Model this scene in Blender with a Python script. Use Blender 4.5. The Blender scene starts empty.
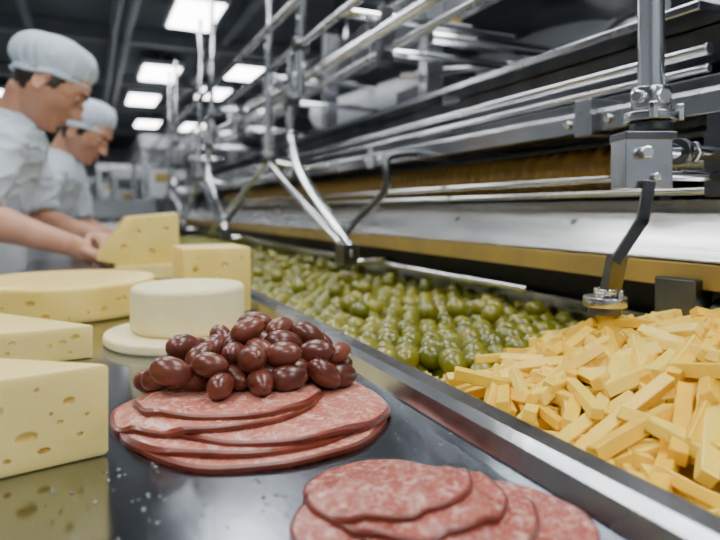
import bpy, math, random
from mathutils import Vector, Matrix, noise
random.seed(7)
pi=math.pi
V=Vector
CZ=1.08; TZ=0.92

# ------------------------------------------------------------ mesh builder
def frame(d):
    d=d.normalized()
    a=V((0,0,1)) if abs(d.z)<0.9 else V((1,0,0))
    x=a.cross(d).normalized(); y=d.cross(x).normalized()
    return x,y
def catmull(pts,n=6):
    P=[V(p) for p in pts]; out=[]
    for i in range(len(P)-1):
        p0=P[max(i-1,0)];p1=P[i];p2=P[i+1];p3=P[min(i+2,len(P)-1)]
        for k in range(n):
            t=k/n
            out.append(0.5*((2*p1)+(p2-p0)*t+(2*p0-5*p1+4*p2-p3)*t*t+(3*p1-p0-3*p2+p3)*t**3))
    out.append(P[-1]); return out
class MB:
    def __init__(s): s.v=[];s.f=[];s.m=[];s.s=[]
    def add(s,vs,fs,mat=0,smooth=True):
        o=len(s.v); s.v+= [V(p) for p in vs]
        for f in fs:
            s.f.append([i+o for i in f]); s.m.append(mat); s.s.append(smooth)
        return s
    def box(s,c,size,mat=0,rot=None):
        hx,hy,hz=[q/2 for q in size]; c=V(c)
        vs=[V((x,y,z)) for x in(-hx,hx) for y in(-hy,hy) for z in(-hz,hz)]
        if rot is not None: vs=[rot@p for p in vs]
        fs=[(0,1,3,2),(4,6,7,5),(0,4,5,1),(2,3,7,6),(0,2,6,4),(1,5,7,3)]
        return s.add([p+c for p in vs],fs,mat,False)
    def tube(s,pts,r,mat=0,seg=14,smooth=False,caps=True):
        if smooth: 
            n0=len(pts); P=catmull(pts,6)
            R=[r]*len(P) if not isinstance(r,(list,tuple)) else [r[min(int(i/6),n0-1)]+(r[min(int(i/6)+1,n0-1)]-r[min(int(i/6),n0-1)])*((i%6)/6) for i in range(len(P))]
        else:
            P=[V(p) for p in pts]; R=[r]*len(P) if not isinstance(r,(list,tuple)) else r
        n=len(P); tang=[]
        for i in range(n):
            a=P[max(i-1,0)];b=P[min(i+1,n-1)]
            if 0<i<n-1: t=(P[i]-a).normalized()+(b-P[i]).normalized()
            else: t=b-a
            tang.append(t.normalized())
        x,y=frame(tang[0]); vs=[];fs=[]
        for i in range(n):
            t=tang[i]; x=(x-t*x.dot(t)).normalized(); y=t.cross(x)
            for k in range(seg):
                a=2*pi*k/seg
                vs.append(P[i]+(x*math.cos(a)+y*math.sin(a))*R[i])
        for i in range(n-1):
            for k in range(seg):
                k2=(k+1)%seg
                fs.append((i*seg+k,i*seg+k2,(i+1)*seg+k2,(i+1)*seg+k))
        s.add(vs,fs,mat,True)
        if caps:
            o=len(s.v)-n*seg
            s.f.append([o+k for k in range(seg)][::-1]); s.m.append(mat); s.s.append(False)
            s.f.append([o+(n-1)*seg+k for k in range(seg)]); s.m.append(mat); s.s.append(False)
        return s
    def cyl(s,a,b,r,mat=0,seg=24): return s.tube([a,b],r,mat,seg)
    def lathe(s,prof,c,mat=0,seg=48,jit=None,M=None):
        vs=[];fs=[];n=len(prof);c=V(c)
        for i,(r,z) in enumerate(prof):
            for k in range(seg):
                a=2*pi*k/seg; rr=r*(1+(jit(a,i) if jit else 0))
                p=V((rr*math.cos(a),rr*math.sin(a),z))
                if M is not None: p=M@p
                vs.append(p+c)
        for i in range(n-1):
            for k in range(seg):
                k2=(k+1)%seg
                fs.append((i*seg+k,i*seg+k2,(i+1)*seg+k2,(i+1)*seg+k))
        s.add(vs,fs,mat,True)
        o=len(s.v)-n*seg
        if prof[0][0]>1e-5:
            s.f.append([o+k for k in range(seg)][::-1]); s.m.append(mat); s.s.append(False)
        if prof[-1][0]>1e-5:
            s.f.append([o+(n-1)*seg+k for k in range(seg)]); s.m.append(mat); s.s.append(False)
        return s
    def ell(s,c,r,mat=0,rot=None,su=16,sv=10,fn=None):
        vs=[];fs=[];c=V(c)
        for i in range(sv+1):
            th=pi*i/sv
            for k in range(su):
                a=2*pi*k/su
                p=V((math.sin(th)*math.cos(a)*r[0],math.sin(th)*math.sin(a)*r[1],math.cos(th)*r[2]))
                if i in(0,sv) and k>0: continue
                if fn: p=fn(p)
                if rot is not None: p=rot@p
                vs.append(p+c)
        def idx(i,k):
            if i==0: return 0
            if i==sv: return len(vs)-1
            return 1+(i-1)*su+(k%su)
        for i in range(sv):
            for k in range(su):
                q=[idx(i,k),idx(i+1,k),idx(i+1,k+1),idx(i,k+1)]
                u=[]
                for t in q:
                    if t not in u:u.append(t)
                fs.append(u)
        return s.add(vs,fs,mat,True)
    def prismY(s,poly,y0,y1,mat=0):   # poly in XZ
        n=len(poly)
        vs=[(x,y0,z) for x,z in poly]+[(x,y1,z) for x,z in poly]
        fs=[list(range(n)),[n+i for i in range(n)][::-1]]+[(i,i+n,(i+1)%n+n,(i+1)%n) for i in range(n)]
        return s.add(vs,fs,mat,False)
    def prismZ(s,poly,z0,z1,mat=0):
        n=len(poly)
        vs=[(x,y,z0) for x,y in poly]+[(x,y,z1) for x,y in poly]
        fs=[list(range(n))[::-1],[n+i for i in range(n)]]+[(i,(i+1)%n,(i+1)%n+n,i+n) for i in range(n)]
        return s.add(vs,fs,mat,False)
    def build(s,name,mats,bevel=0,parent=None,center=True,recalc=True):
        me=bpy.data.meshes.new(name)
        if center and s.v:
            lo=[min(p[i] for p in s.v) for i in range(3)];hi=[max(p[i] for p in s.v) for i in range(3)]
            c=V([(a+b)/2 for a,b in zip(lo,hi)])
        else: c=V((0,0,0))
        me.from_pydata([tuple(p-c) for p in s.v],[],s.f)
        me.polygons.foreach_set('material_index',s.m)
        me.polygons.foreach_set('use_smooth',s.s)
        for m in mats: me.materials.append(m)
        me.update()
        if recalc:
            import bmesh
            bm=bmesh.new(); bm.from_mesh(me); bmesh.ops.recalc_face_normals(bm,faces=bm.faces); bm.to_mesh(me); bm.free()
        ob=bpy.data.objects.new(name,me); bpy.context.scene.collection.objects.link(ob)
        ob.location=c
        if parent: ob.parent=parent
        if bevel:
            b=ob.modifiers.new('b','BEVEL'); b.width=bevel; b.segments=2; b.limit_method='ANGLE'; b.angle_limit=math.radians(50)
            b.harden_normals=False
        return ob
def bake(ob):
    bpy.context.view_layer.update()
    dg=bpy.context.evaluated_depsgraph_get()
    me=bpy.data.meshes.new_from_object(ob.evaluated_get(dg))
    ob.modifiers.clear(); ob.data=me; return ob
def remesh(ob,vox,smooth=4,wr=0,seed=0):
    m=ob.modifiers.new('r','REMESH'); m.mode='VOXEL'; m.voxel_size=vox; m.use_smooth_shade=True
    if smooth:
        k=ob.modifiers.new('s','SMOOTH'); k.iterations=smooth; k.factor=0.5
    mats=list(ob.data.materials)
    bake(ob)
    ob.data.materials.clear()
    for q in mats: ob.data.materials.append(q)
    if wr:
        me=ob.data; nn=[v.normal.copy() for v in me.vertices]
        for v,n_ in zip(me.vertices,nn):
            p=v.co+V((seed,0,0))
            a=noise.noise(V((p.x*9+p.z*5,p.y*9-p.z*4,p.z*13)))
            b=1-abs(noise.noise(V((p.x*14+3,p.y*12,p.z*22-p.x*12))))*2
            v.co=v.co+n_*(a*wr+max(b,0)**3*wr*.9)
        me.update()
    return ob
def empty(name,loc=(0,0,0)):
    E=bpy.data.objects.new(name,None); bpy.context.scene.collection.objects.link(E); E.location=loc; return E

# ------------------------------------------------------------ materials
def mat(name,col,rough=0.5,metal=0,spec=0.5,var=None,vscale=20,bump=0,bscale=100,sss=0,sssr=(0.01,0.006,0.003),emit=0,island=None,stretch=None,coat=0,rvar=0,imul=.5):
    m=bpy.data.materials.new(name); m.use_nodes=True; nt=m.node_tree; N=nt.nodes;L=nt.links
    b=N['Principled BSDF']; b.inputs['Base Color'].default_value=(*col,1)
    b.inputs['Roughness'].default_value=rough; b.inputs['Metallic'].default_value=metal
    b.inputs['Specular IOR Level'].default_value=spec
    b.inputs['Coat Weight'].default_value=coat; b.inputs['Coat Roughness'].default_value=0.15
    if sss:
        b.inputs['Subsurface Weight'].default_value=sss; b.inputs['Subsurface Radius'].default_value=(1,.5,.25); b.inputs['Subsurface Scale'].default_value=sssr[0]
    if emit:
        b.inputs['Emission Color'].default_value=(*col,1); b.inputs['Emission Strength'].default_value=emit
    tc=N.new('ShaderNodeTexCoord'); src=tc.outputs['Object']
    if stretch:
        mp=N.new('ShaderNodeMapping'); mp.inputs['Scale'].default_value=stretch; L.new(src,mp.inputs[0]); src=mp.outputs[0]
    if var:
        nz=N.new('ShaderNodeTexNoise'); nz.inputs['Scale'].default_value=vscale; nz.inputs['Detail'].default_value=4; L.new(src,nz.inputs['Vector'])
        rp=N.new('ShaderNodeValToRGB'); rp.color_ramp.elements[0].position=.35; rp.color_ramp.elements[1].position=.65
        rp.color_ramp.elements[0].color=(*col,1); rp.color_ramp.elements[1].color=(*var,1)
        L.new(nz.outputs['Fac'],rp.inputs[0]); L.new(rp.outputs[0],b.inputs['Base Color'])
        if rvar:
            mr=N.new('ShaderNodeMapRange'); mr.inputs[1].default_value=.3; mr.inputs[2].default_value=.7; mr.inputs[3].default_value=rough-rvar; mr.inputs[4].default_value=rough+rvar
            L.new(nz.outputs['Fac'],mr.inputs[0]); L.new(mr.outputs[0],b.inputs['Roughness'])
    if island:
        g=N.new('ShaderNodeNewGeometry'); rp=N.new('ShaderNodeValToRGB'); rp.color_ramp.elements.remove(rp.color_ramp.elements[1])
        for i,c in enumerate(island):
            if i==0: e=rp.color_ramp.elements[0]; e.position=0
            else: e=rp.color_ramp.elements.new(i/(len(island)-1))
            e.color=(*c,1)
        L.new(g.outputs['Random Per Island'],rp.inputs[0])
        nz=N.new('ShaderNodeTexNoise'); nz.inputs['Scale'].default_value=vscale; L.new(src,nz.inputs['Vector'])
        mx=N.new('ShaderNodeMix'); mx.data_type='RGBA'; mx.blend_type='MULTIPLY'; mx.inputs[0].default_value=imul
        L.new(rp.outputs[0],mx.inputs[6]); 
        r2=N.new('ShaderNodeValToRGB'); r2.color_ramp.elements[0].position=.3;r2.color_ramp.elements[1].position=.6; r2.color_ramp.elements[0].color=(.45,.45,.45,1)
        L.new(nz.outputs['Fac'],r2.inputs[0]); L.new(r2.outputs[0],mx.inputs[7]); L.new(mx.outputs[2],b.inputs['Base Color'])
    if bump:
        n2=N.new('ShaderNodeTexNoise'); n2.inputs['Scale'].default_value=bscale; n2.inputs['Detail'].default_value=3; L.new(src,n2.inputs['Vector'])
        bp=N.new('ShaderNodeBump'); bp.inputs['Strength'].default_value=bump; bp.inputs['Distance'].default_value=.002
        L.new(n2.outputs['Fac'],bp.inputs['Height']); L.new(bp.outputs[0],b.inputs['Normal'])
    return m
steel=mat('brushed_steel',(.58,.60,.63),.23,1,var=(.42,.44,.47),vscale=8,bump=.08,bscale=60,rvar=.08)
steelb=mat('bright_steel',(.84,.86,.89),.13,1)
steeld=mat('dark_steel',(.17,.18,.195),.32,1,var=(.10,.11,.12),vscale=12,bump=.1,bscale=80)
gap_shade=mat('machine_gap_shade',(.018,.02,.024),.4,.3,var=(.032,.035,.04),vscale=6)  # near-black, so the shade in the machine's gaps is in the colour
grey=mat('grey_paint',(.24,.26,.285),.45,.2,var=(.17,.19,.21),vscale=3)
table_m=mat('table_steel',(.34,.375,.42),.18,1,var=(.19,.215,.25),vscale=6,bump=.14,bscale=45,stretch=(1,.45,1),rvar=.08)
panel=mat('hood_steel',(.80,.81,.82),.24,1,var=(.62,.635,.65),vscale=14,bump=.25,bscale=60,stretch=(1,.12,1),rvar=.07)
yellow=mat('yellow_guard',(.48,.33,.085),.4,.3,var=(.36,.26,.08),vscale=10)
gold=mat('brass_roller',(.42,.26,.085),.33,.75)
black=mat('black_rubber',(.015,.015,.017),.5)
white=mat('white_enamel',(.68,.71,.74),.35)
belt=mat('belt',(.04,.04,.009),.6,var=(.11,.10,.025),vscale=60)
concrete=mat('floor_epoxy',(.28,.30,.31),.35,var=(.22,.24,.25),vscale=2)
wallm=mat('wall_panel',(.50,.53,.56),.5,var=(.43,.46,.49),vscale=1)
ceilm=mat('ceiling_panel',(.12,.135,.15),.7,var=(.085,.10,.115),vscale=1)
lamp_m=mat('lamp_diffuser',(1,1,1),.5,emit=14)
cheese_y=mat('swiss_cheese',(.83,.60,.13),.36,sss=.12,sssr=(.004,),var=(.86,.68,.20),vscale=14,bump=.15,bscale=120)
cheese_in=mat('pale_cheese',(.84,.65,.18),.36,sss=.12,sssr=(.004,),var=(.87,.71,.25),vscale=14,bump=.15,bscale=120)
cheese_w=mat('white_cheese',(.86,.75,.40),.5,sss=.12,sssr=(.004,),var=(.88,.80,.49),vscale=30,bump=.35,bscale=160)
stick_m=mat('cheese_stick',(.9,.6,.1),.32,sss=.05,sssr=(.003,),island=[(.88,.55,.022),(.90,.62,.05),(.91,.68,.11),(.87,.50,.015),(.91,.65,.07)],vscale=60,imul=.15)
green_m=mat('green_olive_skin',(.2,.2,.03),.25,island=[(.115,.125,.005),(.19,.185,.009),(.27,.25,.018),(.145,.15,.006),(.235,.21,.012)],vscale=90,coat=.3,imul=.3)
brown_m=mat('brown_olive_skin',(.14,.04,.025),.30,island=[(.085,.017,.010),(.15,.034,.018),(.105,.022,.012),(.185,.050,.027)],vscale=80,coat=.15)
pit_m=mat('olive_tip',(.03,.010,.006),.5)
shirt=mat('white_shirt',(.52,.60,.68),.8)
apronm=mat('white_apron',(.62,.66,.70),.7,bump=.3,bscale=18)
trous=mat('white_trousers',(.42,.46,.50),.8)
skin=mat('skin',(.48,.235,.145),.48,sss=.1,sssr=(.006,),var=(.56,.295,.19),vscale=14,bump=.15,bscale=250)
hairm=mat('dark_hair',(.02,.012,.008),.5,bump=.8,bscale=300)
capm=mat('hair_net_cap',(.56,.66,.76),.75,bump=.5,bscale=60)
lipm=mat('lips',(.40,.15,.12),.45)
eyew=mat('eye_white',(.6,.58,.55),.2)
eyed=mat('eye_iris',(.02,.015,.012),.2)
water=mat('water_drop',(.8,.85,.9),.03); water.node_tree.nodes['Principled BSDF'].inputs['Transmission Weight'].default_value=1

def ham_mat(name,c1,c2,fat,sc=1):
    m=bpy.data.materials.new(name); m.use_nodes=True; nt=m.node_tree; N=nt.nodes;L=nt.links; b=N['Principled BSDF']
    tc=N.new('ShaderNodeTexCoord')
    n1=N.new('ShaderNodeTexNoise'); n1.inputs['Scale'].default_value=34*sc; n1.inputs['Detail'].default_value=6; n1.inputs['Distortion'].default_value=1.2
    n2=N.new('ShaderNodeTexNoise'); n2.inputs['Scale'].default_value=120*sc; n2.inputs['Detail'].default_value=5; n2.inputs['Distortion'].default_value=1.0
    n3=N.new('ShaderNodeTexNoise'); n3.inputs['Scale'].default_value=45*sc; n3.inputs['Detail'].default_value=2; n3.inputs['Distortion'].default_value=2.5
    for n in(n1,n2,n3): L.new(tc.outputs['Object'],n.inputs['Vector'])
    r1=N.new('ShaderNodeValToRGB'); r1.color_ramp.elements[0].position=.35;r1.color_ramp.elements[1].position=.65
    r1.color_ramp.elements[0].color=(*c1,1); r1.color_ramp.elements[1].color=(*c2,1); L.new(n1.outputs['Fac'],r1.inputs[0])
    r2=N.new('ShaderNodeValToRGB'); r2.color_ramp.elements[0].position=.54;r2.color_ramp.elements[1].position=.64
    L.new(n2.outputs['Fac'],r2.inputs[0])
    r3=N.new('ShaderNodeValToRGB'); e=r3.color_ramp.elements; e[0].position=.47; e[0].color=(0,0,0,1); e[1].position=.53; e[1].color=(0,0,0,1); q=e.new(.50); q.color=(.75,.75,.75,1)
    L.new(n3.outputs['Fac'],r3.inputs[0])
    mm=N.new('ShaderNodeMath'); mm.operation='MAXIMUM'; L.new(r2.outputs[0],mm.inputs[0]); L.new(r3.outputs[0],mm.inputs[1])
    mx=N.new('ShaderNodeMix'); mx.data_type='RGBA'; L.new(mm.outputs[0],mx.inputs[0]); L.new(r1.outputs[0],mx.inputs[6]); mx.inputs[7].default_value=(*fat,1)
    L.new(mx.outputs[2],b.inputs['Base Color']); b.inputs['Roughness'].default_value=.26
    b.inputs['Subsurface Weight'].default_value=.05; b.inputs['Subsurface Scale'].default_value=.002
    bp=N.new('ShaderNodeBump'); bp.inputs['Strength'].default_value=.4; bp.inputs['Distance'].default_value=.001; L.new(n2.outputs['Fac'],bp.inputs['Height']); L.new(bp.outputs[0],b.inputs['Normal'])
    return m
ham_m=ham_mat('ham_meat',(.46,.125,.088),(.57,.21,.155),(.70,.43,.345))
ham_r=mat('ham_rind',(.10,.013,.006),.30,var=(.17,.032,.014),vscale=60)
sal_m=ham_mat('salami_meat',(.29,.065,.048),(.39,.115,.085),(.58,.33,.27),1.2)

# ------------------------------------------------------------ room
X0,X1,Y0,Y1,ZC=-4.5,5.0,-3.0,20.0,3.0
MB().box(((X0+X1)/2,(Y0+Y1)/2,-.05),(X1-X0,Y1-Y0,.1)).build('floor',[concrete])
MB().box(((X0+X1)/2,(Y0+Y1)/2,ZC+.05),(X1-X0,Y1-Y0,.1)).build('ceiling',[ceilm])
MB().box((X0-.05,(Y0+Y1)/2,ZC/2),(.1,Y1-Y0,ZC)).build('wall_left',[wallm])
MB().box((X1+.05,(Y0+Y1)/2,ZC/2),(.1,Y1-Y0,ZC)).build('wall_right',[wallm])
MB().box(((X0+X1)/2,Y1+.05,ZC/2),(X1-X0,.1,ZC)).build('wall_back',[wallm])
MB().box(((X0+X1)/2,Y0-.05,ZC/2),(X1-X0,.1,ZC)).build('wall_front',[wallm])
cb=MB()
for y in (3.2,4.6,6.8,9.1,11.4,15):
    cb.box((.25,y,2.92),(9.4,.14,.16))
for x in(-1.6,1.35,3.2): cb.box((x,8.5,2.95),(.1,22,.1))
cb.build('ceiling_beam',[grey],bevel=.01)
pp=MB()
for x,z,r in((.2,2.72,.035),(.32,2.78,.05),(-.5,2.75,.04),(2.4,2.7,.06)):
    pp.cyl((x,-2.9,z),(x,19.9,z),r)
pp.build('ceiling_pipe_run',[grey])
lights=[(.85,5.45,.38,.8),(.80,7.95,.42,.85),(.75,9.95,.42,.9),(1.05,12.7,.42,.9),(1.77,7.5,.34,.7),(1.66,9.0,.38,.75),(1.95,12.8,.4,1),(-1.0,10.5,.5,1),(-1.0,14,.5,1),(-.9,.4,.55,1.2),(-.9,3.2,.55,1.2),(.15,1.7,.55,1.2),(.9,.3,.55,1.2),(.9,3.2,.5,1.0),(2.6,1.5,.5,1.2),(2.6,4.2,.5,1.2),(-2.8,6,.5,1.2),(-.9,-1.6,.55,1.2),(.9,-1.6,.55,1.2)]  # the panel right above the trough is unseen, added to brighten the olives
for i,(x,y,wx,wy) in enumerate(lights):
    z=2.83
    o=MB().box((x,y,z),(wx+.06,wy+.06,.06),0).box((x,y,z-.032),(wx,wy,.02),1)
    o.cyl((x,y-.3,z+.02),(x,y-.3,2.99),.01,0,8).cyl((x,y+.3,z+.02),(x,y+.3,2.99),.01,0,8)
    lo_=o.build('ceiling_light',[white,lamp_m],bevel=.008)
    ld=bpy.data.lights.new('lamp','AREA'); ld.shape='RECTANGLE'; ld.size=wx; ld.size_y=wy
    ld.energy=40 if y<2.5 else 34; ld.color=(1,.975,.935)
    lo=bpy.data.objects.new('lamp',ld); bpy.context.scene.collection.objects.link(lo); lo.parent=lo_; lo.location=(0,0,-.10)
w=bpy.data.worlds.new('w'); bpy.context.scene.world=w; w.use_nodes=True
w.node_tree.nodes['Background'].inputs[0].default_value=(.6,.7,.8,1); w.node_tree.nodes['Background'].inputs[1].default_value=.3

# ------------------------------------------------------------ table
t=MB()
poly=[(-.17,-.6),(.24,-.6),(.24,3.4),(.02,3.4),(.02,2.2),(-.17,2.2)]
t.prismZ(poly,TZ-.03,TZ)
prof=[(.238,TZ-.03),(.238,TZ+.001),(.243,TZ+.013),(.250,TZ+.018),(.266,TZ+.018),(.274,TZ+.014),(.277,TZ+.004),(.277,TZ-.06),(.262,TZ-.06),(.262,TZ-.03)]
t.prismY(prof,-.6,3.4,1)
for y in(-.5,1.0,2.1):
    for x in(-.14,.2): t.box((x,y,.445),(.04,.04,.89),2)
    t.box((.03,y,.25),(.34,.03,.03),2)
t.box((-.14,.8,.25),(.03,2.6,.03),2)
for x in(.05,.2): t.box((x,3.3,.445),(.04,.04,.89),2)
t.build('steel_work_table',[table_m,steel,steel],bevel=.002)

# ------------------------------------------------------------ trough conveyor
c=MB()
c.box((.475,1.6,.872),(.38,4.4,.012),0)
c.box((.672,1.6,.90),(.012,4.4,.09),1)
c.box((.475,1.6,.80),(.36,4.4,.10),2)
for y in(-.3,1.4,3.2):
    for x in(.32,.63): c.box((x,y,.375),(.04,.04,.75),1)
c.build('trough_conveyor',[belt,steel,steeld],bevel=.002)

def olive_rot():
    return Matrix.Rotation(random.uniform(0,2*pi),3,'Z')@Matrix.Rotation(random.gauss(0,.3),3,'Y')
g=MB()
sp=.0300
y=.49; j=0
while y<3.75:
    x=.296+(j%2)*sp/2
    while x<.662:
        n=noise.noise(V((x*9,y*5,0)))*.006
        yl=.49+.12*(x-.3)/.35+ (0.08 if x<.35 else 0)
        if y>yl:
            for L_,dz in ((0,.890),(1,.911)):
                if L_==0 and (y>1.6): continue
                s_=random.uniform(.90,1.10)
                rot=olive_rot()
                px=x+random.uniform(-.004,.004)+(.015 if L_==0 else 0); py=y+random.uniform(-.004,.004); px=min(max(px,.298),.65)
                pz=dz+n+random.uniform(-.003,.004)
                seg=(20,12) if y<1.3 else (10,7)
                g.ell((px,py,pz),(.0172*s_,.0140*s_,.0140*s_),0,rot,*seg)
                if y<1.2 and L_==1 and random.random()<.45:
                    sg=random.choice((-1,1)); g.ell(V((px,py,pz))+rot@V((sg*.0170*s_,0,0)),(.0010,.0018,.0018),1,rot,8,5)
        x+=sp
    y+=sp*.87; j+=1
for _ in range(60):
    px=random.uniform(.33,.62);py=random.uniform(.70,2.4)
    g.ell((px,py,.931),(.0168,.0138,.0138),0,olive_rot(),16,10)
g.build('green_olive_pile',[green_m,pit_m],recalc=False)

# ------------------------------------------------------------ cheese sticks
def hm(x,y):
    a=math.exp(-(((x-.53)/.17)**2)-(((y-.33)/.20)**2)*.8)
    return .895+.066*a
def stick(mb,c,yaw,pitch,L_,w,h,bend,roll=.5):
    R=Matrix.Rotation(yaw,3,'Z')@Matrix.Rotation(pitch,3,'Y')@Matrix.Rotation(random.uniform(-roll,roll),3,'X')
    vs=[];fs=[];n=4
    for i in range(n+1):
        t_=i/n-.5; k=bend*(t_*t_-.25)
        for a,b in((-1,-1),(1,-1),(1,1),(-1,1)):
            vs.append(V(c)+R@V((t_*L_,a*w/2,b*h/2+k)))
    for i in range(n):
        for k in range(4):
            fs.append((i*4+k,i*4+(k+1)%4,(i+1)*4+(k+1)%4,(i+1)*4+k))
    fs.append((3,2,1,0)); fs.append((n*4,n*4+1,n*4+2,n*4+3))
    mb.add(vs,fs,0,False)
s_=MB()
nx,ny=24,30; vs=[];fs=[]
for i in range(nx+1):
    for k in range(ny+1):
        x=.285+.37*i/nx; y=.0+.53*k/ny
        vs.append((x,y,hm(x,y)-.014 - (0.02 if k==ny else 0)))
for i in range(nx):
    for k in range(ny):
        a=i*(ny+1)+k; fs.append((a,a+ny+1,a+ny+2,a+1))
s_.add(vs,fs,0,True)
cnt=0
while cnt<620:
    x=random.uniform(.31,.64); y=random.uniform(.02,.56)
    if y>.50-.1*max(0,(.36-x)/.06) + (.03 if x>.45 else 0): continue
    yaw=random.gauss(.55,.6) if random.random()<.78 else random.uniform(0,pi)
    L_=random.uniform(.065,.12)
    ex=abs(math.cos(yaw))*L_/2
    if x-ex<.283 or x+ex>.66: continue
    dx=V((math.cos(yaw),math.sin(yaw)))*.02
    slope=math.atan2(hm(x+dx[0],y+dx[1])-hm(x-dx[0],y-dx[1]),.04)
    z=hm(x,y)+random.uniform(-.006,.018)
    if x-ex<.30 : z=max(z,.917)
    w_=random.uniform(.0088,.0115)
    stick(s_,(x,y,z),yaw,-slope+random.gauss(0,.14),L_,w_,w_*random.uniform(.85,1),random.uniform(-.014,.012),roll=.75)
    cnt+=1
s_.build('cheese_stick_pile',[stick_m],bevel=.0011,recalc=True)
cr=MB()
for _ in range(420):
    x=random.uniform(.288,.40); y=random.uniform(.42,.62)
    if (x-.29)>.10*(1-abs(y-.52)/.12): continue
    stick(cr,(x,y,.884+random.uniform(0,.018)),random.uniform(0,pi),random.gauss(0,.3),random.uniform(.005,.012),.003,.003,0)
cr.build('cheese_crumbs',[cheese_in],recalc=True)

# ------------------------------------------------------------ cheeses
def holes(ob,lst,name='c'):
    m=MB()
    for c_,r in lst:
        m.ell(c_,r,0,Matrix.Rotation(random.uniform(-.5,.5),3,'Z'),20,12)
    cut=m.build('cut',[],center=False,recalc=True)
    if ob.modifiers: bake(ob)
    orig=ob.data; n0=len(orig.polygons); dim=max(v.co.x for v in orig.vertices)-min(v.co.x for v in orig.vertices)
    for sol in('EXACT','MANIFOLD','FAST'):
        try:
            bo=ob.modifiers.new('h','BOOLEAN'); bo.object=cut; bo.operation='DIFFERENCE'; bo.solver=sol
            bake(ob)
        except Exception as ex:
            ob.modifiers.clear(); ob.data=orig; continue
        d2=(max(v.co.x for v in ob.data.vertices)-min(v.co.x for v in ob.data.vertices)) if len(ob.data.vertices) else 0
        if d2>dim*.97 and len(ob.data.polygons)>n0: break
        ob.data=orig
    bpy.data.objects.remove(cut)
    for p in ob.data.polygons: p.use_smooth=True
    ob.data.set_sharp_from_angle(angle=math.radians(40))
    return ob
def wedge(name,tip,a0,a1,R,z0,z1,mats,hl,bev=.003):
    poly=[tip]
    n=12
    for i in range(n+1):
        a=a0+(a1-a0)*i/n; poly.append((tip[0]+R*math.cos(a),tip[1]+R*math.sin(a)))
    o=MB().prismZ(poly,z0,z1).build(name,mats,bevel=bev)
    if hl: holes(o,hl)
    return o
def face_holes(p0,p1,z0,z1,n,rmin,rmax,seed):
    rr=random.Random(seed); out=[];tries=0
    while len(out)<n and tries<500:
        tries+=1
        t_=rr.uniform(.06,.95); z=rr.uniform(z0+.006,z1-.006); r=rr.uniform(rmin,rmax)
        c_=V((p0[0]+(p1[0]-p0[0])*t_,p0[1]+(p1[1]-p0[1])*t_,z))
        if all((c_-o[0]).length>(r+o[1][0])*1.35 for o in out):
            out.append((c_,(r*1.1,r,r*rr.uniform(.6,.95))))
    return out
tip=(.012,.4245)
a0=math.atan2(.0485,-.068); a1=a0+math.radians(48)
hl=[((-.035,.4140,TZ+.022),(.0062,.006,.0036)),((-.012,.4195,TZ+.040),(.0036,.005,.0026)),((-.026,.417,TZ+.012),(.0040,.005,.0020)),((-.050,.411,TZ+.041),(.0035,.005,.003)),((-.006,.420,TZ+.018),(.002,.004,.0016)),((-.045,.412,TZ+.010),(.002,.004,.0016)),((-.017,.4185,TZ+.028),(.0016,.003,.0014)),((-.08,.406,TZ+.03),(.006,.005,.005)),((-.03,.4156,TZ+.05),(.0016,.003,.0014)),((-.002,.4215,TZ+.030),(.0014,.003,.0012)),((-.022,.4175,TZ+.034),(.0012,.003,.001))]
wedge('swiss_cheese_wedge',tip,a0,a1,.145,TZ,TZ+.060,[cheese_in],[(V(a),b) for a,b in hl])
tip2=(.004,.710)
a0=math.atan2(.147,-.104)+.05; a1=math.radians(188)
e2=(tip2[0]+.16*math.cos(a1),tip2[1]+.16*math.sin(a1))
wedge('swiss_cheese_wedge',tip2,a0,a1,.165,TZ,TZ+.036,[cheese_in],face_holes(tip2,e2,TZ,TZ+.034,13,.002,.0042,3))
def wheel(name,c_,r,h,m_,hl=None,rnd=.008,z0=TZ):
    pr=[(r-rnd,0)]+[(r-rnd+rnd*math.sin(a*pi/12),rnd-rnd*math.cos(a*pi/12)) for a in range(1,7)]
    pr+=[(r-rnd+rnd*math.cos(a*pi/12),h-rnd+rnd*math.sin(a*pi/12)) for a in range(0,7)]
    b=MB(); b.lathe([(a,z+z0) for a,z in pr],(c_[0],c_[1],0),0,80,jit=lambda a,i:.006*math.sin(3*a+1)+.004*math.sin(7*a))
    o=b.build(name,[m_])
    if hl: holes(o,hl)
    return o
rr=random.Random(5); hl=[]
for k in range(16):
    a=math.radians(-160+k*9+rr.uniform(-3,3)); r=rr.uniform(.002,.0052)
    hl.append((V((-.034+.1345*math.cos(a),1.06+.1345*math.sin(a),TZ+.009+rr.uniform(0,.030))),(r*1.2,r*1.2,r*.8)))
wheel('swiss_cheese_wheel',(-.034,1.06),.135,.053,cheese_y,hl)
wheel('white_cheese_round',(.111,.7725),.098,.012,cheese_w,rnd=.004)
wheel('white_cheese_wheel',(.113,.776),.069,.055,cheese_w,rnd=.007,z0=TZ+.012)
b=MB().box((.178,.985,TZ+.051),(.104,.105,.102),0,Matrix.Rotation(.04,3,'Z')).build('swiss_cheese_block',[cheese_y],bevel=.004)
holes(b,[(V((x,.932,TZ+z)),(r,r,r*.8)) for x,z,r in((.145,.07,.005),(.16,.045,.007),(.19,.075,.006),(.205,.04,.004),(.18,.058,.003),(.15,.085,.003),(.215,.085,.004))])
b=MB(); b.box((.135,1.50,TZ+.018),(.17,.13,.036)); b.build('cheese_slab',[cheese_in],bevel=.004)
b=MB(); z0=TZ+.036
poly=[(.012,z0+.012),(.018,z0+.030),(.075,z0+.108),(.190,z0+.118),(.190,z0),(.06,z0)]
b.prismY(poly,1.455,1.56)
o=b.build('swiss_cheese_wedge',[cheese_y],bevel=.004)
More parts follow.
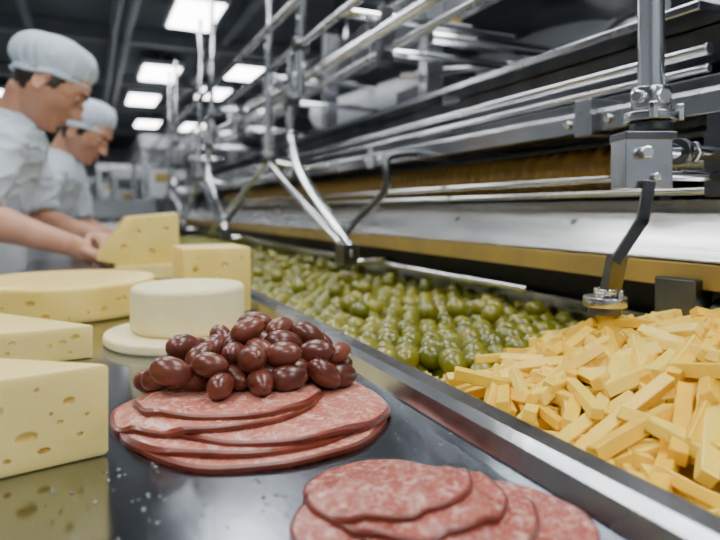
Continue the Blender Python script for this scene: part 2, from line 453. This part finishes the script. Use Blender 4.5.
holes(o,[(V((x,1.455,z0+z)),(r,r,r*.85)) for x,z,r in((.07,.04,.008),(.10,.075,.006),(.13,.03,.007),(.16,.08,.006),(.09,.012,.004),(.15,.055,.004),(.12,.1,.004),(.175,.03,.005))])
wedge('swiss_cheese_wedge',(.20,2.05),math.radians(150),math.radians(200),.15,TZ,TZ+.06,[cheese_y],None)
MB().box((.10,2.50,TZ+.03),(.12,.12,.06)).build('swiss_cheese_block',[cheese_y],bevel=.004)
MB().box((.17,1.72,TZ+.03),(.09,.14,.06)).build('swiss_cheese_block',[cheese_in],bevel=.004)

# ------------------------------------------------------------ ham slices
class Stack:
    def __init__(s): s.items=[]
    def h(s,x,y):
        z=TZ
        for cx,cy,r,t_ in s.items:
            d=r-math.hypot(x-cx,y-cy); k=min(max(d/.008+.5,0),1); z+=t_*k*k*(3-2*k)
        return z
    def slice(s,mb,cx,cy,r,t_,ph):
        seg=96
        F=[i/16 for i in range(16)]+[.962,1.0]
        rings=len(F)-1
        def rad(a): return r*(1+.022*math.sin(2*a+ph)+.012*math.sin(5*a+ph*2)+.006*math.sin(11*a+ph*3))
        vs=[]
        def zz(x,y,a,f): return s.h(x,y)+.0009*f*f*math.sin(4*a+ph*3)*.6+.0006
        for lay in(0,1):
            for i,f in enumerate(F):
                for k in range(seg):
                    a=2*pi*k/seg; R_=rad(a)*f
                    if i==0: R_=0.0005
                    x=cx+R_*math.cos(a);y=cy+R_*math.sin(a)
                    vs.append((x,y,zz(x,y,a,f)+(t_*(.92 if i<rings else .76) if lay else 0)))
        n=(rings+1)*seg; ft=[];fb=[];fr=[]
        for i in range(rings):
            for k in range(seg):
                k2=(k+1)%seg; q=(i*seg+k,i*seg+k2,(i+1)*seg+k2,(i+1)*seg+k)
                fb.append(q[::-1]); (ft if i<rings-1 else fr).append(tuple(n+a for a in q))
        for k in range(seg):
            k2=(k+1)%seg; a=rings*seg
            fr.append((a+k,a+k2,n+a+k2,n+a+k))
        o=len(mb.v); mb.add(vs,ft,0,True)
        for f in fb: mb.f.append([i+o for i in f]);mb.m.append(0);mb.s.append(True)
        for f in fr: mb.f.append([i+o for i in f]);mb.m.append(1);mb.s.append(False)
        s.items.append((cx,cy,r,t_))
S=Stack(); h=MB()
for cx,cy,r,ph in((.122,.452,.097,0.3),(.117,.462,.096,1.2),(.130,.462,.092,2.2),(.092,.478,.078,3.0),(.104,.486,.076,4.1)):
    S.slice(h,cx,cy,r,.0038,ph)
h.build('ham_slice_stack',[ham_m,ham_r],recalc=True)
S2=Stack(); h=MB()
for cx,cy,r,ph in((.138,.270,.050,0.3),(.190,.245,.045,5.2),(.165,.262,.047,1.2),(.158,.278,.046,2.2),(.150,.296,.046,3.6)):
    S2.slice(h,cx,cy,r,.0034,ph)
h.build('salami_slice_stack',[sal_m,ham_r],recalc=True)

# ------------------------------------------------------------ brown olives
bo=MB(); pl=[]; R=.0106
rr=random.Random(11)
def rest(x,y):
    z=S.h(x,y)+.0098
    for p in pl:
        d=math.hypot(x-p[0],y-p[1])
        if d<2*R*.98: z=max(z,p[2]+math.sqrt((2*R*.98)**2-d*d)*.88)
    return z
hc=(.124,.500)
fixed=[(.042,.522),(.192,.466),(.062,.512)]
for x,y in fixed: pl.append((x,y,rest(x,y)))
for i in range(60):
    best=None
    for _ in range(90):
        a=rr.uniform(0,2*pi); q=math.sqrt(rr.random())*.074
        x=hc[0]+q*math.cos(a)*1.05; y=hc[1]+q*math.sin(a)*.8
        z=rest(x,y); sc=z+ .36*q
        if best is None or sc<best[0]: best=(sc,x,y,z)
    pl.append(best[1:])
for x,y,z in pl:
    yaw=rr.gauss(-.35,.75); rot=Matrix.Rotation(yaw,3,'Z')@Matrix.Rotation(rr.gauss(0,.25),3,'Y')
    s2=rr.uniform(.92,1.10)
    bo.ell((x,y,z),(.0155*s2,.0100*s2,.0100*s2),0,rot,24,16,fn=lambda p:V((p.x,p.y*(1-.10*(p.x/.0158)),p.z*(1-.10*(p.x/.0158)))))
    bo.ell(V((x,y,z))+rot@V((.0153*s2,0,0)),(.0007,.0013,.0013),1,rot,8,5)
bo.build('brown_olive_heap',[brown_m,pit_m],recalc=False)
wd=MB(); rr=random.Random(2)
for _ in range(70):
    x=rr.uniform(-.03,.10); y=rr.uniform(.30,.40); r=rr.uniform(.0005,.0014)
    wd.ell((x,y,TZ+r*.2),(r,r,r*.5),0,None,8,5)
for _ in range(60):
    x=rr.uniform(.08,.235); y=rr.uniform(.32,.62); r=rr.uniform(.0004,.0012)
    wd.ell((x,y,TZ+r*.2),(r,r,r*.5),0,None,8,5)
wd.build('water_droplets',[water],recalc=False)

# ------------------------------------------------------------ main machine
ME=empty('food_processing_machine')
YA,YB=.12,5.2
m=MB()  # 0 steel,1 dark steel,2 gap shade as dark colour,3 hood,4 yellow,5 gold,6 bright,7 black
def z(v): return CZ+v
m.prismY([(.66,z(.012)),(.60,z(-.054)),(.60,z(-.060)),(.61,z(-.060)),(.68,z(.004)),(.80,z(.004)),(.80,z(.012))],YA,YB,3)
m.prismY([(.598,z(-.058)),(.598,z(-.086)),(.606,z(-.086)),(.606,z(-.058))],YA,YB,4)
m.box((.606,(YA+YB)/2,z(-.057)),(.012,YB-YA,.005),6)
for i in range(16):
    yy=.36+i*.3
    m.cyl((.640,yy,z(-.022)),(.634,yy,z(-.016)),.006,1,10)
m.box((.80,(YA+YB)/2,z(-.10)),(.20,YB-YA,.16),2)
m.box((.85,(YA+YB)/2,.45),(.30,YB-YA,.90),1)
m.cyl((.60,.72,z(-.12)),(.60,YB,z(-.12)),.0055,6,12)
m.cyl((.64,YA,z(.042)),(.64,YB,z(.042)),.0055,6,12)
m.cyl((.64,YA,z(.022)),(.64,YB,z(.022)),.0045,6,12)
m.box((.86,(YA+YB)/2,z(.06)),(.06,YB-YA,.12),2)
m.box((.78,(YA+YB)/2,z(.099)),(.12,YB-YA,.010),1)
m.prismY([(.62,z(.106)),(.62,z(.130)),(.625,z(.137)),(.70,z(.137)),(.70,z(.106))],YA,YB,0)
m.box((.80,(YA+YB)/2,z(.15)),(.22,YB-YA,.03),1)
n=540; pts=[];rad=[]
for i in range(n+1):
    yy=.62+2.7*i/n; pts.append((.700,yy,z(.062))); rad.append(.0285+.0065*math.sin(2*pi*(yy-.62)/.030))
m.tube(pts,rad,5,20)
m.cyl((.700,.2,z(.062)),(.700,.62,z(.062)),.014,6,16)
m.box((.83,2.6,z(.22)),(.16,4.2,.05),1)
m.box((.80,2.6,z(.252)),(.24,4.2,.012),0)
m.cyl((.70,.5,z(.20)),(.70,YB,z(.20)),.008,6,12)
m.cyl((.70,.5,z(.176)),(.70,YB,z(.176)),.006,6,12)
for yy in (.62,1.3,2.0,2.8,3.6,4.4,5.1):
    m.box((.78,yy,z(.35)),(.05,.04,.55),0)
    m.box((.68,yy,z(.125)),(.14,.03,.05),0)
    for q in(-.012,.012): m.cyl((.615,yy+q*3,z(.12)),(.622,yy+q*3,z(.12)),.006,6,8)
    m.box((.81,yy,z(.055)),(.08,.02,.09),1)
for yy in(1.2,1.9,2.6,3.4,4.2):
    m.cyl((.50,yy,z(.43)),(.95,yy,z(.43)),.012,6,12)
    m.cyl((.60,yy,z(.354)),(.95,yy,z(.354)),.010,6,12)
    m.box((.60,yy,z(.39)),(.03,.03,.12),1)
m.cyl((.50,.35,z(.43)),(.50,YB,z(.43)),.009,0,14)
m.cyl((.55,.35,z(.37)),(.55,YB,z(.37)),.012,6,14)
m.cyl((.60,.35,z(.354)),(.60,YB,z(.354)),.008,0,14)
m.cyl((.45,1.1,z(.50)),(.45,YB,z(.50)),.011,0,14)
m.box((1.15,1.55,z(.44)),(.9,.12,.075),0)
m.box((1.15,1.50,z(.395)),(.9,.10,.02),1)
m.box((1.2,1.4,z(.31)),(.8,.25,.05),1)
m.cyl((.72,1.2,z(.40)),(1.7,1.2,z(.40)),.016,6,14)
m.box((.82,1.30,z(.475)),(.09,.02,.035),4)
m.box((1.05,2.6,z(.55)),(.35,3.4,.12),1)
m.box((.98,2.6,z(.70)),(.03,3.4,.03),0)
m.box((1.1,2.4,z(.20)),(.25,4.4,.30),2)
m.build('machine_frame',[steel,steeld,gap_shade,panel,yellow,gold,steelb,black],bevel=.0015,parent=ME)

def arms(dy,name):
    a=MB()
    def P(x,y,zz): return (x,y+dy,CZ+zz)
    a.tube([P(.50,1.56,.43),P(.50,1.565,.30),P(.50,1.57,.19),P(.50,1.455,.0765),P(.50,1.19,-.0645),P(.50,1.175,-.11)],.0120,0,14,smooth=True)
    a.tube([P(.50,1.80,.16),P(.50,1.74,.12),P(.50,1.42,-.0),P(.50,1.20,-.075)],.0095,0,12,smooth=True)
    a.tube([P(.50,1.80,.16),P(.50,1.9,.12),P(.50,2.77,-.10)],.010,0,12)
    a.cyl(P(.50,1.80,.15),P(.50,1.80,.95),.011,0,14)
    a.cyl(P(.50,1.49,.30),P(.50,1.49,.95),.012,0,14)
    a.cyl(P(.50,1.80,.15),P(.70,1.80,.12),.010,0,12)
    a.tube([P(.70,1.098,.12),P(.56,1.098,.11),P(.55,1.098,.04),P(.52,1.22,-.045),P(.50,1.2,-.09)],.008,1,12,smooth=True)
    a.box(P(.50,1.18,-.095),(.035,.05,.045),1)
    a.cyl(P(.49,1.18,-.112),P(.61,1.18,-.112),.008,0,12)
    for yy,zz in((1.56,.30),(1.8,.16),(1.49,.43)):
        a.cyl(P(.48,yy,zz),P(.52,yy,zz),.02,1,16)
    return a.build(name,[steelb,steeld],bevel=.001,parent=ME)
arms(0,'pivot_arm_1'); arms(1.25,'pivot_arm_2'); arms(2.5,'pivot_arm_3')

n=MB()  # 0 bright 1 dark 2 steel 3 cheese
sx,sy=.512,.428
n.cyl((sx,sy,z(.085)),(sx,sy,z(1.0)),.0125,0,28)
n.cyl((sx,sy,z(.100)),(sx,sy,z(.122)),.0185,2,28)
n.cyl((sx,sy,z(.088)),(sx,sy,z(.097)),.026,2,28)
n.cyl((sx,sy,z(.078)),(sx,sy,z(.087)),.020,1,28)
n.cyl((sx-.006,sy-.022,z(.111)),(sx-.004,sy-.014,z(.111)),.0075,0,6)
n.cyl((sx-.028,sy-.006,z(.111)),(sx-.010,sy-.002,z(.111)),.006,0,12)
rot=Matrix.Rotation(-.42,3,'Z')
n.box((sx-.014,sy,z(.045)),(.046,.034,.048),2,rot)
n.box((sx-.012,sy,z(.072)),(.050,.038,.008),1,rot)
n.cyl((sx-.028,sy-.016,z(.055)),(sx-.031,sy-.023,z(.055)),.0065,0,6)
n.cyl((sx-.016,sy-.018,z(.032)),(sx-.018,sy-.023,z(.032)),.004,0,12)
for q in(-.020,.016): n.cyl((sx+q,sy-.020,z(.088)),(sx+q,sy-.020,z(.104)),.0048,0,6)
n.cyl((sx+.006,sy,z(.06)),(sx+.12,sy,z(.06)),.008,0,18)
n.cyl((sx+.038,sy,z(.06)),(sx+.046,sy,z(.06)),.014,1,20)
n.cyl((sx+.056,sy,z(.06)),(sx+.063,sy,z(.06)),.012,2,6)
n.cyl((sx+.006,sy,z(.036)),(sx+.12,sy,z(.036)),.006,0,18)
n.box((sx+.118,sy,z(.05)),(.012,.05,.07),1)
n.box((sx+.125,sy,z(.09)),(.03,.04,.08),1)
A=[V((sx-.020,sy-.014,z(.024))),V((sx-.024,sy-.010,z(-.010))),V((sx-.040,sy+.006,z(-.048))),V((sx-.040,sy+.015,z(-.084)))]
for i in range(3):
    a,b_=A[i],A[i+1]; d=(b_-a); L_=d.length
    q=d.to_track_quat('Z','Y').to_matrix()
    n.box((a+b_)/2,(.026 if i<2 else .020,.010,L_+.008),1,q)
nx_,ny_=sx-.043,sy+.018
n.cyl((nx_,ny_,z(-.085)),(nx_,ny_,z(-.078)),.011,0,20)
n.cyl((nx_,ny_,z(-.096)),(nx_,ny_,z(-.086)),.021,2,28)
n.cyl((nx_,ny_,z(-.104)),(nx_,ny_,z(-.096)),.016,1,28)
for q in(-.013,.013): n.cyl((nx_+q,ny_-.006,z(-.087)),(nx_+q,ny_-.006,z(-.080)),.0045,0,6)
n.cyl((nx_,ny_,z(-.142)),(nx_,ny_,z(-.102)),.0085,3,20)
n.build('dispensing_nozzle_arm',[steelb,steeld,steel,stick_m],bevel=.001,parent=ME)
r_=MB()
r_.box((.60,.46,z(-.105)),(.03,.05,.06),1)
r_.cyl((.62,.30,z(-.115)),(.62,.43,z(-.115)),.022,0,24)
r_.build('feed_roller_bracket',[steel,steeld],bevel=.002,parent=ME)

d=MB()
d.tube([(1.25,1.15,z(1.6)),(1.25,1.15,z(.75)),(1.22,1.2,z(.52)),(1.1,1.4,z(.42)),(.98,1.75,z(.40)),(.9,2.4,z(.40))],.055,0,24,smooth=True)
d.tube([(1.5,1.05,z(1.6)),(1.5,1.05,z(.62)),(1.48,1.05,z(.45)),(1.6,1.05,z(.30)),(2.2,1.05,z(.28))],.04,0,24,smooth=True)
for zz in(.75,1.1): d.cyl((1.25,1.15,z(zz)),(1.25,1.15,z(zz+.02)),.065,0,24)
d.build('extraction_duct',[white],recalc=True,parent=ME)
pr=MB()
for y_,zz,rr_ in((.80,.30,.007),(.85,.235,.009),(1.0,.40,.008),(.7,.215,.005)):
    pr.tube([(.72,y_+.35,z(zz-.06)),(2.2,y_-.35,z(zz+.12))],rr_,0,12)
pr.build('pipe_rack',[steelb],parent=ME)
for (x,y,r,h_) in((2.2,1.6,.35,1.9),(2.4,2.9,.4,2.1),(1.9,4.6,.35,1.8),(2.9,6.2,.45,2.0)):
    k=MB(); k.lathe([(r*.2,.45),(r,.7),(r,h_),(r*.85,h_+.08),(r*.3,h_+.14)],(x,y,0),0,40)
    for a in range(4): k.cyl((x+r*.8*math.cos(a*pi/2+.4),y+r*.8*math.sin(a*pi/2+.4),0),(x+r*.8*math.cos(a*pi/2+.4),y+r*.8*math.sin(a*pi/2+.4),.8),.03,0,10)
    for q in(.9,h_-.1): k.lathe([(r+.002,q),(r+.015,q+.01),(r+.015,q+.04),(r+.002,q+.05)],(x,y,0),1,40)
    k.cyl((x,y,h_+.1),(x,y,2.98),.05,1,16)
    k.build('storage_tank',[steeld,steel])
rr=random.Random(21)
def bgmachine(x,y,wx,wy,hh,name='background_machine'):
    k=MB()
    k.box((x,y,hh*.28+.1),(wx,wy,hh*.36),rr.choice((0,1)))
    k.box((x,y,hh*.52),(wx*1.1,wy*1.05,.05),2)
    for a in(-1,1):
        for b_ in(-1,1):
            k.box((x+a*wx*.45,y+b_*wy*.45,hh/2),(.05,.05,hh),2)
    k.box((x,y,hh-.06),(wx,wy,.12),rr.choice((1,2,3)))
    for q in range(4):
        zz=hh*(.58+.09*q); k.cyl((x-wx*.5+.05*q,y-wy*.5,zz),(x-wx*.5+.05*q,y+wy*.5,zz),.014,4,10)
    k.box((x-wx*.3,y-wy*.5-.05,hh*.75),(.22,.08,.25),3)
    k.box((x-wx*.3,y-wy*.5-.092,hh*.78),(.12,.004,.08),5)
    k.build(name,[steeld,grey,steel,white,steelb,yellow],bevel=.004)
bgmachine(.85,6.4,.9,1.6,1.75); bgmachine(.7,9.0,.9,1.8,1.6); bgmachine(.6,12.5,1.0,2,1.9); bgmachine(2.0,10.5,1,2,2.1)
bgmachine(-.9,7.5,1.0,1.8,1.35); bgmachine(-1.0,11,1.1,2,1.5); bgmachine(-.6,15.5,1.4,2,1.8); bgmachine(-2.6,9,1,3,1.7)
bgmachine(.2,4.9,.45,.8,1.15)

# ------------------------------------------------------------ workers
def hand(mb,wr,f,nrm,side,curl=.35,spread=1.0):
    wr=V(wr); f=V(f).normalized(); nrm=V(nrm); nrm=(nrm-f*nrm.dot(f)).normalized(); s=nrm.cross(f)*side
    def P(a,b,c_): return wr+f*a+s*b+nrm*c_
    M=Matrix((f,s,nrm)).transposed()
    mb.ell(P(.048,0,0),(.052,.040,.016),0,M,20,14)
    mb.ell(P(.030,.018,-.006),(.032,.018,.014),0,M,14,10)
    mb.tube([P(-.02,0,0),P(.03,0,0)],[.025,.026],0,14)
    for off,L_,sp_ in((.030,.072,.16),(.010,.080,.05),(-.011,.074,-.07),(-.030,.058,-.18)):
        p=P(.078-abs(off)*.25,off,0); ang=curl*.5; pts=[P(.05,off*.85,0),p]
        for sg,k in((.45,1),(.30,1),(.25,1)):
            ang+=curl*(.9 if sg<.4 else .6)
            dd=(f*math.cos(ang)-nrm*math.sin(ang)+s*sp_*spread).normalized()
            p=p+dd*L_*sg; pts.append(p)
        mb.tube(pts,[.0095,.0096,.0086,.0078,.0066],0,10)
        mb.ell(pts[-1],(.0066,.0066,.0066),0,None,8,6)
    p0=P(.022,.026,-.004); p1=P(.048,.052,-.010); p2=P(.075,.060,-.020)
    mb.tube([P(.01,.012,0),p0,p1,p2],[.012,.013,.011,.0085],0,10); mb.ell(p2,(.0085,.0085,.0085),0,None,8,6)
def head_fn(p):
    x,y,z_=p
    t_=max(0,-z_/.118)
    y*=1-.24*t_*t_
    if x<0: x*=1-.42*t_
    elif z_<0:
        el=.097*math.sqrt(max(1e-5,1-(z_/.118)**2))
        tg=.090-.004*t_ if z_>-.096 else .086*math.sqrt(max(0,1-((z_+.096)/.0225)**2))
        k=tg/el if el>1e-3 else 1
        x*=min(k,2.2)
    if x>0:
        fr=min(1,x/.05)
        def G(yy,zz,cy,cz,sy_,sz): return math.exp(-((yy-cy)/sy_)**2-((zz-cz)/sz)**2)
        dx=0
        dx+=.029*G(y,z_,0,-.030,.0125,.011)+.020*G(y,z_,0,-.012,.0095,.018)+.009*G(abs(y),z_,.012,-.034,.008,.008)
        dx+=.007*G(abs(y),z_,.024,.030,.022,.008)-.003*G(y,z_,0,.014,.02,.008)
        dx-=.015*G(abs(y),z_,.032,.006,.015,.013)
        dx+=.006*G(abs(y),z_,.045,-.022,.014,.014)
        dx+=.009*G(y,z_,0,-.058,.018,.006)+.008*G(y,z_,0,-.071,.016,.006)
        dx-=.004*G(y,z_,0,-.0645,.022,.003)
        dx-=.006*G(y,z_,0,-.082,.02,.007)
        dx+=.006*G(y,z_,0,-.100,.018,.010)
        dx-=.006*G(abs(y),z_,.040,-.060,.014,.018)
        x+=dx*fr
    return V((x,y,z_))
def worker(name,loc,yaw,pitch,hyaw,scale=1,seed=0):
    E=empty(name,loc); E.rotation_euler=(0,0,yaw); E.scale=(scale,)*3
    hc_=V((.205,-.05,1.443)); nb=V((.115,-.01,1.335))
    Rs,Re,Rw=V((.10,-.175,1.275)),V((.05,-.285,1.085)),V((.27,-.333,1.010))
    Ls,Le,Lw_=V((.12,.175,1.275)),V((.16,.14,1.06)),V((.32,-.11,1.025))
    HM=Matrix.Rotation(hyaw,3,'Z')@Matrix.Rotation(pitch,3,'Y')
    a=MB()
    for s0,e,w_,fd,sd in((Rs,Re,Rw,(.75,.25,-.42),1),(Ls,Le,Lw_,(.45,-.85,-.18),-1)):
        mid=(e+w_)/2; m1=e+(w_-e)*.3
        a.tube([s0,(s0+e)/2,e,m1,mid,w_],[.050,.047,.038,.043,.035,.0245],0,20)
        a.ell(e,(.037,.037,.037),0)
        hand(a,w_,fd,(.25,0,1),sd)
    o=a.build('arms_and_hands',[skin],parent=E); remesh(o,.0032,3)
    a=MB(); a.ell(hc_,(.097,.076,.118),0,HM,72,64,fn=head_fn)
    a.tube([nb+V((-.03,0,-.06)),nb+V((0,0,.015)),hc_+HM@V((-.030,0,-.045))],[.064,.054,.052],0,24)
    for sg in(-1,1):
        ec=hc_+HM@V((-.010,sg*.073,-.012)); R2=HM@Matrix.Rotation(sg*.40,3,'Z')@Matrix.Rotation(-.15,3,'Y')
        a.ell(ec,(.016,.005,.027),0,R2,16,12)
        a.tube([ec+R2@V((.0155*math.cos(q*pi/7+.4),sg*.006,(.028 if q<8 else .024)*math.sin(q*pi/7+.4))) for q in range(0,11)],.0038,0,8)
        a.ell(ec+R2@V((.004,sg*.003,-.024)),(.008,.004,.008),0,R2,10,8)
        a.ell(hc_+HM@V((.0785,sg*.031,.009)),(.0105,.0130,.0075),0,HM,16,12)
    o=a.build('head',[skin],parent=E); remesh(o,.0026,1)
    a=MB()
    for sg in(-1,1):
        a.ell(hc_+HM@V((.0790,sg*.031,.001)),(.0085,.0110,.0045),0,HM,16,12)
        a.ell(hc_+HM@V((.0850,sg*.031,.000)),(.0030,.0045,.0040),1,HM,12,8)
        a.tube([hc_+HM@V((.085,sg*.020,.0025)),hc_+HM@V((.0890,sg*.031,.0035)),hc_+HM@V((.081,sg*.043,.001))],.0014,2,8)
        a.tube([hc_+HM@V((.096,sg*.014,.026)),hc_+HM@V((.094,sg*.028,.031)),hc_+HM@V((.080,sg*.046,.027))],[.0028,.0034,.0018],2,8)
    a.tube([hc_+HM@V((.086,-.021,-.066)),hc_+HM@V((.0955,-.010,-.0640)),hc_+HM@V((.0970,0,-.0645)),hc_+HM@V((.0955,.010,-.0640)),hc_+HM@V((.086,.021,-.066))],[.0015,.0032,.0036,.0032,.0015],3,8)
    a.build('face_details',[eyew,eyed,hairm,lipm],parent=E)
    a=MB()
    tmp=MB(); tmp.ell((0,0,0),(.1005,.0790,.121),0,None,96,72,fn=head_fn)
    keep=[]
    for f in tmp.f:
        c_=sum((tmp.v[i] for i in f),V((0,0,0)))/len(f)
        lim=-.010-(.030-c_.x)*.2 if c_.x>.006 else (-.060-.15*c_.x)
        if c_.x<.030+.3*(c_.z) and c_.z>lim and not(-.030<c_.x<.006 and c_.z<.016): keep.append(f)
    a.add([hc_+HM@p for p in tmp.v],keep,0,True)
    o=a.build('hair',[hairm],parent=E); sm=o.modifiers.new('s','SOLIDIFY'); sm.thickness=.003
    a=MB()
    tilt=Matrix.Rotation(-.42,3,'Y')
    def pleat(ang,i):
        if i<2: return .018*math.sin(40*ang)
        return (.014*math.sin(23*ang)+.012*math.sin(9*ang+1+seed)+.012*math.sin(37*ang+i*.5))*(1 if i<9 else .35)*min(1,(i-1)/2)
    prof=[(.092,-.020),(.0945,-.013),(.088,-.008),(.092,.001),(.098,.012),(.101,.028),(.1005,.044),(.095,.061),(.085,.077),(.067,.089),(.045,.097),(.021,.101),(.001,.102)]
    tm=MB(); tm.lathe(prof,(0,0,0),0,160,jit=pleat)
    for p in tm.v:
        q=V((p.x*1.07-(.012*max(0,p.z/.1) if p.x<0 else 0),p.y*.90,p.z)); q+=V((noise.noise(q*22+V((seed,0,0))),noise.noise(q*22+V((9,seed,0))),noise.noise(q*22+V((0,7,seed)))))*.006
        q=tilt@q
        a.v.append(hc_+HM@(q+V((-.014,0,.026)))) 
    a.f=tm.f;a.m=tm.m;a.s=tm.s
    a.build('hair_net',[capm],parent=E)
    a=MB()
    rings=[((.0,0,.90),.125,.165),((.005,0,.98),.125,.165),((.015,0,1.07),.118,.155),((.045,0,1.16),.122,.168),((.072,0,1.24),.120,.180),((.090,0,1.29),.102,.160),((.102,-.003,1.322),.078,.105),((.112,-.006,1.350),.066,.070)]
    def ring(c_,hx,hy,n_=36,off=0):
        out=[]
        for k in range(n_):
            q=2*pi*k/n_; cx,sx_=math.cos(q),math.sin(q); e_=.85
            out.append(V((c_[0]+(hx+off)*math.copysign(abs(cx)**e_,cx),c_[1]+(hy+off)*math.copysign(abs(sx_)**e_,sx_),c_[2])))
        return out
    vs=[];fs=[];N_=36
    for r_ in rings: vs+=ring(*r_)
    for i in range(len(rings)-1):
        for k in range(N_): fs.append((i*N_+k,i*N_+(k+1)%N_,(i+1)*N_+(k+1)%N_,(i+1)*N_+k))
    fs.append(list(range(N_))[::-1]); fs.append([(len(rings)-1)*N_+k for k in range(N_)])
    a.add(vs,fs)
    a.tube([V((.112+.062*math.cos(q*pi/8),-.006+.066*math.sin(q*pi/8),1.354-.012*math.cos(q*pi/8))) for q in range(17)],.009,0,8)
    for s0,e in((Rs,Re),(Ls,Le)):
        a.ell(s0+V((0,0,-.010)),(.060,.056,.056),0)
        q=s0+(e-s0)*.86
        a.tube([s0,(s0+q)/2,q-(e-s0)*.02,q],[.060,.062,.064,.060],0,20)
    o=a.build('shirt',[shirt],parent=E); remesh(o,.0055,3,wr=.0075,seed=seed)
    # waist apron
    a=MB(); vs=[];fs=[]
    ar=[((.03,0,.55),.165,.185),((.015,0,.75),.15,.185),((.0,0,.90),.139,.177),((.005,0,.98),.139,.178),((.013,0,1.05),.134,.170)]
    K=48; AR=[]
    for j_ in range(len(ar)-1):
        for q in range(5):
            t_=q/5; A_,B_=ar[j_],ar[j_+1]
            AR.append((V(A_[0]).lerp(V(B_[0]),t_),A_[1]+(B_[1]-A_[1])*t_,A_[2]+(B_[2]-A_[2])*t_))
    AR.append((V(ar[-1][0]),ar[-1][1],ar[-1][2]))
    for j_,r_ in enumerate(AR):
        span=1.9
        for k in range(K+1):
            q=-span+2*span*k/K; cx,sx_=math.cos(q),math.sin(q)
            w2=1+.025*math.sin(q*9+r_[0][2]*6)*max(0,(1.1-r_[0][2])/.5)
            vs.append(V((r_[0][0]+w2*r_[1]*math.copysign(abs(cx)**.85,cx),r_[0][1]+w2*r_[2]*math.copysign(abs(sx_)**.85,sx_),r_[0][2])))
    for j_ in range(len(AR)-1):
        for k in range(K): fs.append((j_*(K+1)+k,j_*(K+1)+k+1,(j_+1)*(K+1)+k+1,(j_+1)*(K+1)+k))
    a.add(vs,fs)
    o=a.build('apron',[apronm],parent=E); sm=o.modifiers.new('s','SOLIDIFY'); sm.thickness=.003
    a=MB(); a.ell((-.0,0,.90),(.13,.165,.12),0,None,24,16)
    for sg in(-1,1):
        a.tube([(0,sg*.085,.90),(.0,sg*.095,.70),(.01,sg*.10,.48),(-.01,sg*.105,.25),(-.02,sg*.11,.07)],[.095,.085,.068,.062,.060],0,20)
    o=a.build('trousers',[trous],parent=E); remesh(o,.009,4,wr=.005,seed=seed)
    a=MB()
    for sg in(-1,1):
        a.ell((.03,sg*.115,.045),(.135,.05,.055),0,None,24,14,fn=lambda p:V((p.x,p.y,max(p.z,-.044)*(1-.35*max(0,p.x/.135)))))
        a.cyl((-.03,sg*.11,.04),(-.03,sg*.11,.13),.05,0,20)
    a.build('boots',[white],parent=E)
    return E
worker('factory_worker',(-.300,1.88,0),0,.66,-.05,.985,0)
worker('factory_worker',(-.205,2.58,0),-.10,.60,-.35,.955,3)

# ------------------------------------------------------------ camera
cam=bpy.data.cameras.new('camera'); co=bpy.data.objects.new('camera',cam); bpy.context.scene.collection.objects.link(co)
co.location=(0,0,CZ); co.rotation_euler=(pi/2,0,-math.atan(.45))
cam.lens=30; cam.sensor_width=36; cam.shift_y=-60/720; cam.clip_start=.01
cam.dof.use_dof=True; cam.dof.focus_distance=.50; cam.dof.aperture_fstop=5.2
bpy.context.scene.camera=co
